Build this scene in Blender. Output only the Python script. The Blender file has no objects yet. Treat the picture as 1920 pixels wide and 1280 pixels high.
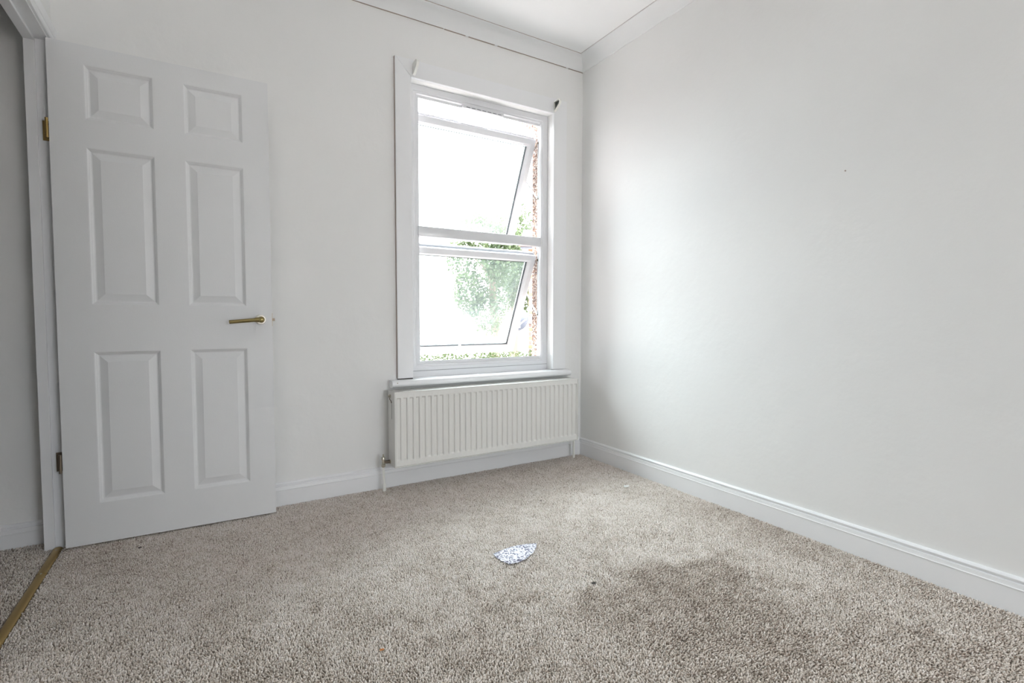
import bpy, bmesh, math, random
import numpy as np
from mathutils import Vector, Matrix
S = bpy.context.scene
C = S.collection
random.seed(7)

# ---------------------------------------------------------------- camera
CAMP = (-2.16811587, -2.70153461, 0.92932689)
YAW, PITCH, ROLL, FPX = 0.541158253, -0.0462582142, 0.000905213643, 950.604393
cd = bpy.data.cameras.new('camera'); cam = bpy.data.objects.new('camera', cd); C.objects.link(cam)
cd.sensor_fit = 'HORIZONTAL'; cd.sensor_width = 36.0; cd.lens = FPX * 36.0 / 1920.0
cd.clip_start = 0.02; cd.clip_end = 300
f = Vector((math.sin(YAW) * math.cos(PITCH), math.cos(YAW) * math.cos(PITCH), math.sin(PITCH)))
r = Vector((math.cos(YAW), -math.sin(YAW), 0)); u = r.cross(f)
r2 = math.cos(ROLL) * r + math.sin(ROLL) * u; u2 = -math.sin(ROLL) * r + math.cos(ROLL) * u
m3 = Matrix((r2, u2, -f)).transposed()
cam.matrix_world = Matrix.Translation(CAMP) @ m3.to_4x4()
S.camera = cam

# ---------------------------------------------------------------- sky, light, exposure
SKY = 9.0
w = bpy.data.worlds.new('overcast_sky'); S.world = w; w.use_nodes = True
nt = w.node_tree; nt.nodes.clear()
out = nt.nodes.new('ShaderNodeOutputWorld'); bg = nt.nodes.new('ShaderNodeBackground')
tc = nt.nodes.new('ShaderNodeTexCoord'); sp = nt.nodes.new('ShaderNodeSeparateXYZ')
rp = nt.nodes.new('ShaderNodeValToRGB')
nt.links.new(tc.outputs['Generated'], sp.inputs[0]); nt.links.new(sp.outputs['Z'], rp.inputs[0])
rp.color_ramp.elements[0].color = (0.50, 0.52, 0.55, 1); rp.color_ramp.elements[0].position = 0.0
rp.color_ramp.elements[1].color = (1.45, 1.495, 1.56, 1); rp.color_ramp.elements[1].position = 1.0
nt.links.new(rp.outputs[0], bg.inputs[0]); bg.inputs[1].default_value = SKY
nt.links.new(bg.outputs[0], out.inputs[0])
# sampling portal in the window opening (gives off no light of its own)
ld = bpy.data.lights.new('window_portal', 'AREA'); ld.shape = 'RECTANGLE'; ld.size = 0.95; ld.size_y = 1.66
ld.cycles.is_portal = True
lo = bpy.data.objects.new('window_portal', ld); C.objects.link(lo)
lo.location = (-0.72, 0.135, 1.42); lo.rotation_euler = (math.radians(-90), 0, 0)
ld2 = bpy.data.lights.new('fill_window_portal', 'AREA'); ld2.shape = 'RECTANGLE'; ld2.size = 1.12; ld2.size_y = 1.12  # sampling portal for the added fill window
ld2.cycles.is_portal = True
lo2 = bpy.data.objects.new('fill_window_portal', ld2); C.objects.link(lo2)
lo2.location = (-0.70, -4.95, 0.90); lo2.rotation_euler = (math.radians(90), 0, 0)
S.view_settings.view_transform = 'Standard'; S.view_settings.look = 'None'
S.view_settings.gamma = 1.0; S.view_settings.exposure = 0.93; S.view_settings.use_curve_mapping = False
S.cycles.use_denoising = True
S.cycles.max_bounces = 16; S.cycles.diffuse_bounces = 10; S.cycles.glossy_bounces = 4
S.cycles.transparent_max_bounces = 16; S.cycles.caustics_reflective = False; S.cycles.caustics_refractive = False
S.cycles.sample_clamp_indirect = 8.0

# ---------------------------------------------------------------- materials
def mat(name, col, rough=0.6, metal=0.0, bump=None, var=None, spec=None, coat=None):
    """col: base colour; bump=(scale, distance[, detail]); var=(scale, colour2, lo, hi)"""
    m = bpy.data.materials.new(name); m.use_nodes = True
    n = m.node_tree; b = n.nodes['Principled BSDF']
    b.inputs['Base Color'].default_value = (*col, 1); b.inputs['Roughness'].default_value = rough
    b.inputs['Metallic'].default_value = metal
    if spec is not None: b.inputs['Specular IOR Level'].default_value = spec
    if coat: b.inputs['Coat Weight'].default_value = coat
    g = n.nodes.new('ShaderNodeNewGeometry')
    if var:
        t = n.nodes.new('ShaderNodeTexNoise'); t.inputs['Scale'].default_value = var[0]; t.inputs['Detail'].default_value = 6
        n.links.new(g.outputs['Position'], t.inputs['Vector'])
        mr = n.nodes.new('ShaderNodeMapRange'); mr.inputs[1].default_value = var[2]; mr.inputs[2].default_value = var[3]
        n.links.new(t.outputs['Fac'], mr.inputs[0])
        mx = n.nodes.new('ShaderNodeMix'); mx.data_type = 'RGBA'
        mx.inputs['A'].default_value = (*col, 1); mx.inputs['B'].default_value = (*var[1], 1)
        n.links.new(mr.outputs[0], mx.inputs['Factor']); n.links.new(mx.outputs['Result'], b.inputs['Base Color'])
    if bump:
        t = n.nodes.new('ShaderNodeTexNoise'); t.inputs['Scale'].default_value = bump[0]
        t.inputs['Detail'].default_value = bump[2] if len(bump) > 2 else 4
        n.links.new(g.outputs['Position'], t.inputs['Vector'])
        bp = n.nodes.new('ShaderNodeBump'); bp.inputs['Distance'].default_value = bump[1]; bp.inputs['Strength'].default_value = 1
        n.links.new(t.outputs['Fac'], bp.inputs['Height']); n.links.new(bp.outputs[0], b.inputs['Normal'])
    return m

M = {}
M['wall'] = mat('matt_white_wall_paint', (0.828, 0.832, 0.826), 0.62, bump=(9, 0.0035, 8), var=(1.1, (0.803, 0.807, 0.801), 0.35, 0.7))
M['ceil'] = mat('white_ceiling_paint', (0.89, 0.905, 0.91), 0.9)
M['cove'] = mat('cornice_paint', (0.82, 0.835, 0.84), 0.7)
M['gloss'] = mat('white_gloss_trim_paint', (0.835, 0.845, 0.86), 0.32, bump=(35, 0.0003, 3))
M['door'] = mat('white_satin_door_paint', (0.76, 0.77, 0.78), 0.42, bump=(240, 0.00018, 4))
M['upvc'] = mat('white_window_plastic', (0.74, 0.75, 0.77), 0.22)
M['rad'] = mat('radiator_enamel', (0.76, 0.755, 0.73), 0.30)
M['chrome'] = mat('nickel_plated_brass', (0.62, 0.58, 0.50), 0.22, 1.0)
M['brass'] = mat('aged_brass', (0.42, 0.29, 0.11), 0.38, 1.0, bump=(200, 0.0002))
M['satinbrass'] = mat('satin_brass_lever', (0.34, 0.27, 0.12), 0.26, 1.0)
M['rose'] = mat('pale_satin_rose', (0.80, 0.76, 0.68), 0.35, 0.6)
M['dark'] = mat('dark_shadow_gap', (0.05, 0.045, 0.04), 0.8)
M['gasket'] = mat('grey_rubber_gasket', (0.09, 0.10, 0.11), 0.6)
M['steel'] = mat('steel_friction_stay', (0.45, 0.44, 0.43), 0.4, 1.0)
M['crack'] = mat('brown_caulk_crack', (0.42, 0.35, 0.31), 0.9)
M['hingewood'] = mat('dark_steel_hinge', (0.20, 0.16, 0.12), 0.4, 0.8)
M['socket'] = mat('dark_grey_bracket_lining', (0.05, 0.055, 0.05), 0.7)
M['whiteplastic'] = mat('cream_white_plastic', (0.80, 0.80, 0.76), 0.35)
M['brick_orange'] = mat('orange_stock_brick', (0.22, 0.11, 0.06), 0.9, bump=(60, 0.003), var=(14, (0.28, 0.16, 0.09), 0.35, 0.65))
M['brick_grey'] = mat('burnt_grey_brick', (0.11, 0.08, 0.075), 0.9, bump=(60, 0.003), var=(14, (0.17, 0.12, 0.10), 0.35, 0.65))
M['mortar'] = mat('pale_mortar', (0.66, 0.62, 0.56), 0.95)
M['dish'] = mat('blue_grey_dish_paint', (0.075, 0.085, 0.11), 0.5)
M['gutter'] = mat('dark_brown_gutter', (0.10, 0.06, 0.05), 0.5)
M['soffit'] = mat('grey_soffit_paint', (0.12, 0.13, 0.15), 0.6)
M['bark'] = mat('grey_bark', (0.16, 0.12, 0.09), 0.9, bump=(30, 0.01))
M['patio'] = mat('pale_paving', (0.48, 0.46, 0.44), 0.9, var=(3, (0.52, 0.46, 0.43), 0.4, 0.6))
M['tiles'] = mat('slate_roof', (0.20, 0.19, 0.20), 0.8)

# pebbledash: voronoi speckle of brown, cream and grey stones
def pebbledash():
    m = mat('pebbledash_render', (0.5, 0.4, 0.33), 0.9); n = m.node_tree; b = n.nodes['Principled BSDF']
    g = n.nodes.new('ShaderNodeNewGeometry'); v = n.nodes.new('ShaderNodeTexVoronoi'); v.inputs['Scale'].default_value = 115
    n.links.new(g.outputs['Position'], v.inputs['Vector'])
    rr = n.nodes.new('ShaderNodeValToRGB'); rr.color_ramp.interpolation = 'CONSTANT'
    cols = [(0.0, (0.30, 0.19, 0.15)), (0.25, (0.62, 0.55, 0.50)), (0.45, (0.17, 0.12, 0.11)), (0.6, (0.40, 0.27, 0.20)), (0.8, (0.70, 0.63, 0.57))]
    e = rr.color_ramp.elements; e[0].color = (*cols[0][1], 1); e[1].position = cols[1][0]; e[1].color = (*cols[1][1], 1)
    for p_, c_ in cols[2:]: q = e.new(p_); q.color = (*c_, 1)
    s_ = n.nodes.new('ShaderNodeSeparateColor'); n.links.new(v.outputs['Color'], s_.inputs[0]); n.links.new(s_.outputs[0], rr.inputs[0])
    n.links.new(rr.outputs[0], b.inputs['Base Color'])
    bp = n.nodes.new('ShaderNodeBump'); bp.invert = True; bp.inputs['Distance'].default_value = 0.006
    n.links.new(v.outputs['Distance'], bp.inputs['Height']); n.links.new(bp.outputs[0], b.inputs['Normal'])
    return m
M['pebble'] = pebbledash()

def leafmat(name, c1, c2, emis=None):
    m = mat(name, c1, 0.6, var=(5, c2, 0.35, 0.65)); b = m.node_tree.nodes['Principled BSDF']
    n = m.node_tree; tr = n.nodes.new('ShaderNodeBsdfTranslucent'); mx = n.nodes.new('ShaderNodeMixShader'); mx.inputs[0].default_value = 0.4
    tr.inputs[0].default_value = (*c2, 1)
    o = n.nodes['Material Output']; n.links.new(b.outputs[0], mx.inputs[1]); n.links.new(tr.outputs[0], mx.inputs[2]); n.links.new(mx.outputs[0], o.inputs[0])
    return m
M['leaf_tree'] = leafmat('tree_leaves', (0.034, 0.060, 0.026), (0.085, 0.112, 0.050))
M['leaf_hedge'] = leafmat('hedge_leaves', (0.016, 0.034, 0.012), (0.042, 0.062, 0.018))
M['leaf_lime'] = leafmat('lime_shrub_leaves', (0.034, 0.046, 0.010), (0.060, 0.066, 0.020))

def glassmat():
    m = bpy.data.materials.new('dusty_window_glass'); m.use_nodes = True; n = m.node_tree; n.nodes.clear()
    o = n.nodes.new('ShaderNodeOutputMaterial'); t = n.nodes.new('ShaderNodeBsdfTransparent'); gl = n.nodes.new('ShaderNodeBsdfGlossy')
    tl = n.nodes.new('ShaderNodeBsdfTranslucent'); m1 = n.nodes.new('ShaderNodeMixShader'); m2 = n.nodes.new('ShaderNodeMixShader')
    t.inputs[0].default_value = (0.90, 0.95, 0.94, 1); gl.inputs['Roughness'].default_value = 0.02
    tl.inputs[0].default_value = (0.9, 0.95, 0.95, 1)
    fr = n.nodes.new('ShaderNodeFresnel'); fr.inputs[0].default_value = 1.45
    m1.inputs[0].default_value = 0.026
    n.links.new(t.outputs[0], m1.inputs[1]); n.links.new(tl.outputs[0], m1.inputs[2])
    n.links.new(fr.outputs[0], m2.inputs[0]); n.links.new(m1.outputs[0], m2.inputs[1]); n.links.new(gl.outputs[0], m2.inputs[2])
    n.links.new(m2.outputs[0], o.inputs[0])
    return m
M['glass'] = glassmat()

def carpetmat():
    m = bpy.data.materials.new('beige_twist_pile'); m.use_nodes = True; n = m.node_tree; b = n.nodes['Principled BSDF']
    b.inputs['Roughness'].default_value = 0.95; b.inputs['Specular IOR Level'].default_value = 0.1
    a = n.nodes.new('ShaderNodeAttribute'); a.attribute_name = 'tuft'
    rr = n.nodes.new('ShaderNodeValToRGB'); e = rr.color_ramp.elements
    e[0].position = 0.0; e[0].color = (0.37, 0.30, 0.25, 1); e[1].position = 1.0; e[1].color = (0.93, 0.880, 0.845, 1)
    q = e.new(0.35); q.color = (0.67, 0.60, 0.53, 1); q = e.new(0.7); q.color = (0.86, 0.80, 0.75, 1)
    n.links.new(a.outputs['Fac'], rr.inputs[0]); n.links.new(rr.outputs[0], b.inputs['Base Color'])
    return m
M['pile'] = carpetmat()
M['backing'] = mat('carpet_backing', (0.24, 0.205, 0.17), 0.95, bump=(300, 0.002), var=(400, (0.33, 0.28, 0.24), 0.4, 0.6))
M['foil'] = mat('silvery_foil', (0.12, 0.12, 0.20), 0.5, 0.1, var=(120, (0.80, 0.80, 0.88), 0.44, 0.52))

# ---------------------------------------------------------------- helpers
class MB:
    def __init__(s): s.bm = bmesh.new()
    def box(s, x0, x1, y0, y1, z0, z1, bevel=0.0, seg=2):
        v = [s.bm.verts.new(p) for p in ((x0, y0, z0), (x1, y0, z0), (x1, y1, z0), (x0, y1, z0), (x0, y0, z1), (x1, y0, z1), (x1, y1, z1), (x0, y1, z1))]
        fs = [s.bm.faces.new([v[i] for i in q]) for q in ((3, 2, 1, 0), (4, 5, 6, 7), (0, 1, 5, 4), (1, 2, 6, 5), (2, 3, 7, 6), (3, 0, 4, 7))]
        if bevel:
            ed = list({e for f_ in fs for e in f_.edges})
            bmesh.ops.bevel(s.bm, geom=ed, offset=bevel, segments=seg, affect='EDGES', profile=0.5)
        return s
    def prism(s, poly, a, b):
        """poly: list of 3D points (closed outline) at start, moved from offset a to offset b (vectors)"""
        a = Vector(a); b = Vector(b)
        A = [s.bm.verts.new(Vector(p) + a) for p in poly]; B = [s.bm.verts.new(Vector(p) + b) for p in poly]
        n = len(poly)
        for i in range(n):
            s.bm.faces.new((A[i], A[(i + 1) % n], B[(i + 1) % n], B[i]))
        s.bm.faces.new(A[::-1]); s.bm.faces.new(B)
        return s
    def ring(s, outer, inner, y0, y1):
        """rectangular frame in the XZ plane; outer/inner = (x0,x1,z0,z1)"""
        def rc(q, y): return [s.bm.verts.new(p) for p in ((q[0], y, q[2]), (q[1], y, q[2]), (q[1], y, q[3]), (q[0], y, q[3]))]
        a, b, c, d = rc(outer, y0), rc(inner, y0), rc(outer, y1), rc(inner, y1)
        for i in range(4):
            j = (i + 1) % 4
            s.bm.faces.new((a[i], a[j], b[j], b[i])); s.bm.faces.new((c[j], c[i], d[i], d[j]))
            s.bm.faces.new((a[j], a[i], c[i], c[j])); s.bm.faces.new((b[i], b[j], d[j], d[i]))
        return s
    def loft(s, rings, close=True):
        """rings: list of equal length lists of points -> skin; caps at both ends"""
        R = [[s.bm.verts.new(p) for p in q] for q in rings]; n = len(R[0])
        for k in range(len(R) - 1):
            for i in range(n if close else n - 1):
                j = (i + 1) % n; s.bm.faces.new((R[k][i], R[k][j], R[k + 1][j], R[k + 1][i]))
        if close: s.bm.faces.new(R[0][::-1]); s.bm.faces.new(R[-1])
        return s
    def lathe(s, prof, c, axis, n=20):
        """prof: (r, h) pairs along axis from point c"""
        c = Vector(c); ax = Vector(axis).normalized(); p = ax.orthogonal().normalized(); q = ax.cross(p)
        rings = []
        for (rad, h) in prof:
            rings.append([c + ax * h + (p * math.cos(t) + q * math.sin(t)) * max(rad, 1e-5) for t in [2 * math.pi * i / n for i in range(n)]])
        return s.loft(rings)
    def tube(s, pts, rad, n=10):
        pts = [Vector(p) for p in pts]; rings = []
        for i, p in enumerate(pts):
            d = (pts[min(i + 1, len(pts) - 1)] - pts[max(i - 1, 0)]).normalized()
            a = d.orthogonal().normalized() if i == 0 else (a - d * a.dot(d)).normalized()
            b = d.cross(a); rr = rad[i] if isinstance(rad, (list, tuple)) else rad
            rings.append([p + (a * math.cos(t) + b * math.sin(t)) * rr for t in [2 * math.pi * k / n for k in range(n)]])
        return s.loft(rings)
    def build(s, name, m, parent=None, smooth=None, kind=None, label=None, xf=None):
        bmesh.ops.recalc_face_normals(s.bm, faces=s.bm.faces)
        if xf is not None: s.bm.transform(xf)
        me = bpy.data.meshes.new(name); s.bm.to_mesh(me); s.bm.free()
        if isinstance(m, (list, tuple)):
            for q in m: me.materials.append(q)
        else: me.materials.append(m)
        if smooth is not None:
            for p in me.polygons: p.use_smooth = True
            try: me.set_sharp_from_angle(angle=math.radians(smooth))
            except Exception: pass
        o = bpy.data.objects.new(name, me); C.objects.link(o)
        if parent is not None: o.parent = parent; o.matrix_parent_inverse = parent.matrix_basis.inverted()
        if kind: o['kind'] = kind
        if label: o['label'] = label
        return o
def tag(o, label, cat=None, group=None, kind=None):
    o['label'] = label
    if cat: o['category'] = cat
    if group: o['group'] = group
    if kind: o['kind'] = kind
    return o
def empty(name, loc, label, cat=None, group=None, kind=None):
    o = bpy.data.objects.new(name, None); C.objects.link(o); o.location = loc; o.empty_display_size = 0.05
    return tag(o, label, cat, group, kind)
def struct(mb, name, m, label, parent=None, smooth=None):
    o = mb.build(name, m, parent, smooth)
    if parent is None: o['kind'] = 'structure'; o['label'] = label; o['category'] = name.split('_')[0].replace('baseboard', 'skirting board')
    return o
def extrude_x(prof, x0, x1):            # prof in (y,z)
    return MB().prism([(0, y, z) for y, z in prof], (x0, 0, 0), (x1, 0, 0))
def extrude_y(prof, y0, y1):            # prof in (x,z)
    return MB().prism([(x, 0, z) for x, z in prof], (0, y0, 0), (0, y1, 0))

# ---------------------------------------------------------------- dimensions (metres)
XL, YF, H = -2.670, -4.90, 2.6214      # left wall face, wall behind the camera, ceiling
XH = -2.745                            # hall face of the left wall
WX0, WX1, WZ0, WZ1 = -1.1944, -0.2466, 0.592, 2.2297    # window reveal
DY0, DY1, DZ = -0.045, -0.892, 2.000   # doorway

# ---------------------------------------------------------------- room shell
o = struct(MB().box(XL, 0.0, YF, 0.0, -0.12, 0.0), 'floor', M['backing'], 'beige carpeted bedroom floor'); FLOOR = o
o = struct(MB().box(-3.80, XL - 0.0005, -2.6, 0.05, -0.12, 0.0), 'floor', M['backing'], 'carpeted hall floor beyond the doorway, in shade'); HALLFLOOR = o
struct(MB().box(XL - 0.075, 0.10, YF - 0.1, 0.0, H, H + 0.12), 'ceiling', M['ceil'], 'plain white bedroom ceiling')
def holed(x0, x1, z0, z1, hx0, hx1, hz0, hz1, y0, y1):
    return MB().ring((x0, x1, z0, z1), (hx0, hx1, hz0, hz1), y0, y1)
wb = struct(holed(XL, 0.0, -0.12, H + 0.12, WX0, WX1, WZ0 - 0.04, WZ1, 0.0, 0.118), 'wall_back', M['wall'], 'off-white window wall at the back of the room')
struct(MB().box(0.0, 0.12, YF, 0.225, -0.12, H + 0.12), 'wall_right', M['wall'], 'long plain off-white wall on the right')
struct(holed(XL, 0.0, -0.12, H + 0.12, -1.30, -0.10, 0.30, 1.50, YF - 0.1, YF), 'wall_front', M['wall'], 'off-white wall behind the camera')
rw = MB(); rw.ring((-1.30, -0.10, 0.30, 1.50), (-1.25, -0.15, 0.35, 1.45), YF - .08, YF - .03); rw.box(-.72, -.68, YF - .08, YF - .03, 0.35, 1.45)  # unseen window added behind the camera to brighten the room
struct(rw, 'window_fill', M['upvc'], 'added fill-light window, in the wall behind the camera')
mb = MB()
mb.box(XH, XL, YF - 0.1, DY1 - .02, 0, H + 0.12); mb.box(XH, XL, DY1 - .02, DY0 + .02, DZ + .02, H + 0.12); mb.box(XH, XL, DY0 + .02, 0.118, 0, H + 0.12)
struct(mb, 'wall_left', M['wall'], 'left wall with the open doorway to the hall')
# hall shell beyond the doorway
struct(MB().box(-3.80, XH, 0.05, 0.118, -0.12, H), 'wall_hall', M['wall'], 'dim hall wall seen through the doorway, at far left')
mb = MB(); mb.box(-3.90, -3.80, -2.7, 0.118, -0.12, H); mb.box(-3.80, XH, -2.7, -2.6, -0.12, H)
struct(mb, 'wall_hall', M['wall'], 'hall side walls out of view beyond the doorway')
struct(MB().box(-3.90, XH, -2.7, 0.118, H, H + 0.1), 'ceiling', M['ceil'], 'hall ceiling')

# outer leaf with segmental arched opening, pebbledashed
def outer_leaf():
    mb = MB(); ya, yb = 0.1185, 0.228
    x0, x1, zs, rise = -1.205, -0.247, 2.19, 0.11
    pts = [(x0, 0.56), (x0, zs)]
    n = 20
    hw = (x1 - x0) / 2; R_ = (hw * hw + rise * rise) / (2 * rise); cx = (x0 + x1) / 2; cz = zs + rise - R_
    for i in range(1, n):
        t = x0 + (x1 - x0) * i / n; pts.append((t, cz + math.sqrt(R_ * R_ - (t - cx) ** 2)))
    pts += [(x1, zs), (x1, 0.56)]
    X0, X1, Z0, Z1 = -4.2, 0.9, -0.6, 4.2
    outerp = []
    for (x, z) in pts:
        outerp.append((X0 if x == x0 else X1 if x == x1 else x, z if x in (x0, x1) else Z1))
    # side panels
    def quad(a, b, c, d): mb.bm.faces.new([mb.bm.verts.new(p) for p in (a, b, c, d)])
    for y, fl in ((ya, 0), (yb, 1)):
        quad((X0, y, Z0), (x0, y, Z0), (x0, y, Z1), (X0, y, Z1))
        quad((x1, y, Z0), (X1, y, Z0), (X1, y, Z1), (x1, y, Z1))
        quad((x0, y, Z0), (x1, y, Z0), (x1, y, 0.56), (x0, y, 0.56))
        arc = pts[1:-1]
        for (a, b) in zip(arc[:-1], arc[1:]):
            quad((a[0], y, a[1]), (b[0], y, b[1]), (b[0], y, Z1), (a[0], y, Z1))
    loop = pts
    for (a, b) in zip(loop, loop[1:] + loop[:1]):
        quad((a[0], ya, a[1]), (b[0], ya, b[1]), (b[0], yb, b[1]), (a[0], yb, a[1]))
    bmesh.ops.remove_doubles(mb.bm, verts=mb.bm.verts, dist=1e-5)
    return mb
struct(outer_leaf(), 'wall_exterior', M['pebble'], 'pebbledashed outer wall around the arched window opening')

# ---------------------------------------------------------------- skirting boards
def skirt(sgn=1, t=0.0125, h=0.1194):
    # outline in (depth from wall, height)
    return [(0, 0), (t + .002, 0), (t + .002, h - .040), (t + .0035, h - .0385), (t + .0035, h - .0355), (t + .001, h - .0345), (t - .0005, h - .020),
            (t - .006, h - .0185), (t - .0065, h - .0145), (t - .002, h - .0135), (t - .001, h - .008), (t - .0045, h - .002), (t - .008, h), (0, h)]
struct(extrude_x([(-d, z) for d, z in skirt()], XL, -0.0135), 'baseboard_back', M['gloss'], 'white moulded skirting under the window wall', smooth=30)
struct(extrude_y([(-d, z) for d, z in skirt()], YF, 0.0), 'baseboard_right', M['gloss'], 'long white moulded skirting along the right wall', smooth=30)
struct(extrude_y([(XL + d, z) for d, z in skirt()], YF, DY1 - 0.065), 'baseboard_left', M['gloss'], 'white skirting on the left wall beside the camera', smooth=30)
struct(extrude_x([(0.05 - d, z) for d, z in skirt(h=0.100)], -3.80, XH), 'baseboard_hall', M['gloss'], 'white hall skirting seen through the doorway', smooth=30)

# ---------------------------------------------------------------- coving and its crack lines
def cove(hh, pr, n=8):
    p = [(0, 0), (0, -hh), (0.006, -hh), (0.008, -hh + .004)]
    for i in range(n + 1):
        a = math.pi / 2 * i / n
        p.append((pr - .010 - (pr - .018) * math.cos(a), -hh + .004 + (hh - .012) * math.sin(a)))
    return p + [(pr - .004, -.008), (pr, -.006), (pr, 0)]
CH, CP = 0.0760, 0.078
cvb = cove(CH, CP); PR = CP
t1 = struct(extrude_x([(-d, H + z) for d, z in cvb], XL, 0.0), 'trim_1', M['cove'], 'white concave coving above the window wall', smooth=40)
t2 = struct(extrude_y([(-d, H + z) for d, z in cvb], YF, 0.0), 'trim_2', M['cove'], 'white concave coving above the right wall', smooth=40)
t9 = struct(extrude_y([(XL + d, H + z) for d, z in cvb], YF, 0.0), 'trim_3', M['cove'], 'white coving above the doorway wall', smooth=40)
rnd = random.Random(3)
mb = MB(); x = XL + 0.3
while x < -0.01:
    L = rnd.uniform(0.05, 0.22); t = rnd.uniform(0.0004, 0.0019)
    mb.box(x, min(x + L, -0.004), -0.0075, -0.001, H - CH - t, H - CH + 0.0005); x += L + rnd.choice((0, 0, 0.006, 0.02))
mb.build('crack', M['crack'], t1, label='thin brown crack along the lower edge of the coving')
mb = MB().box(XL + .3, -0.08, -CP - 0.0010, -CP + .002, H - 0.0028, H - 0.0005)
mb.build('crack', M['crack'], t1)
MB().box(-CP - 0.001, -CP + .002, -1.2, -0.08, H - 0.0015, H - 0.0003).build('crack', M['crack'], t2)

# ---------------------------------------------------------------- door lining and architraves
mb = MB()
mb.box(XH, XL + .001, DY0, -0.015, 0, DZ + .028)                       # hinge jamb
mb.box(XH, XL + .001, DY1 - .028, DY1, 0, DZ + .028)                   # far jamb
mb.box(XH, XL + .001, DY1, DY0, DZ, DZ + .028)                         # head
lin = struct(mb, 'trim_4', M['gloss'], 'white painted door lining around the open doorway')
mb = MB(); sx0, sx1 = XH + .002, XL - 0.040
mb.box(sx0, sx1, DY0 - .012, DY0, 0, DZ, .0015); mb.box(sx0, sx1, DY1, DY1 + .012, 0, DZ, .0015); mb.box(sx0, sx1, DY1, DY0, DZ - .012, DZ, .0015)
mb.build('door_stop', M['gloss'], lin)
def arch_prof():   # (across width from inner edge, proud)
    return [(0, 0), (0, .009), (.004, .012), (.018, .013), (.021, .010), (.024, .0135), (.046, .0165), (.052, .018), (.060, .015), (.062, .009), (.062, 0)]
ap = arch_prof()
# head runs along y, profile in (z, x); far leg runs along z
mb = MB().prism([(XL + d, 0, DZ + .006 + a) for a, d in ap], (0, DY1 - .060, 0), (0, -0.0015, 0))
struct(mb, 'trim_5', M['gloss'], 'moulded architrave over the head of the doorway', smooth=30)
mb = MB().prism([(XL + d, DY1 - .006 - a, 0) for a, d in ap], (0, 0, 0), (0, 0, DZ + .006))
struct(mb, 'trim_6', M['gloss'], 'moulded architrave leg on the near side of the doorway', smooth=30)
mb = MB().prism([(XL + d, DY0 + .004 + a * 0.60, 0) for a, d in ap], (0, 0, 0), (0, 0, DZ + .006))
struct(mb, 'trim_7', M['gloss'], 'narrow architrave leg behind the open door', smooth=30)

# ---------------------------------------------------------------- threshold strip
ts = empty('threshold_strip', (-2.7005, -0.45, 0.0), 'brass carpet threshold strip across the doorway floor', 'threshold strip')
n = 10; prof = [(-2.7005 + 0.0150 * math.cos(math.pi * i / n), 0.003 + 0.0075 * math.sin(math.pi * i / n)) for i in range(n + 1)] + [(-2.7155, 0.0002), (-2.6855, 0.0002)]
MB().prism([(a, 0, b) for a, b in prof], (0, DY1 + .002, 0), (0, -0.300, 0)).build('strip', M['brass'], ts, smooth=35)
MB().prism([(a, 0, b) for a, b in prof], (0, -0.302, 0.0012), (0, DY0 - .013, 0.0012)).build('strip', M['brass'], ts, smooth=35)
for yy in (-0.760, -0.305, -0.09):
    MB().lathe([(.0001, .0016), (.0028, .0014), (.0038, 0), (.0038, -.002)], (-2.7005, yy, 0.0108), (0, 0, 1), 12).build('screw', M['chrome'], ts, smooth=40)

# ---------------------------------------------------------------- six panel door
DT = 0.035; TH = 0.0185; DW = 0.762; DH = 1.981; DB = 0.012
door = empty('door_1', (-2.6704, -0.0933, 0.0), 'white six-panel door standing open against the window wall', 'door', kind='structure')
door.rotation_euler = (0, 0, -TH)
def child(mb, name, m, parent, root=None, **k):
    o = mb.build(name, m, None, k.pop('smooth', None), k.pop('kind', None), k.pop('label', None)); o.parent = parent; return o
pans = [(.110, .334, 1.707, 1.920), (.437, .660, 1.707, 1.920), (.107, .331, .980, 1.600), (.434, .658, .980, 1.600), (.106, .331, .174, .793), (.434, .658, .174, .793)]
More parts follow.
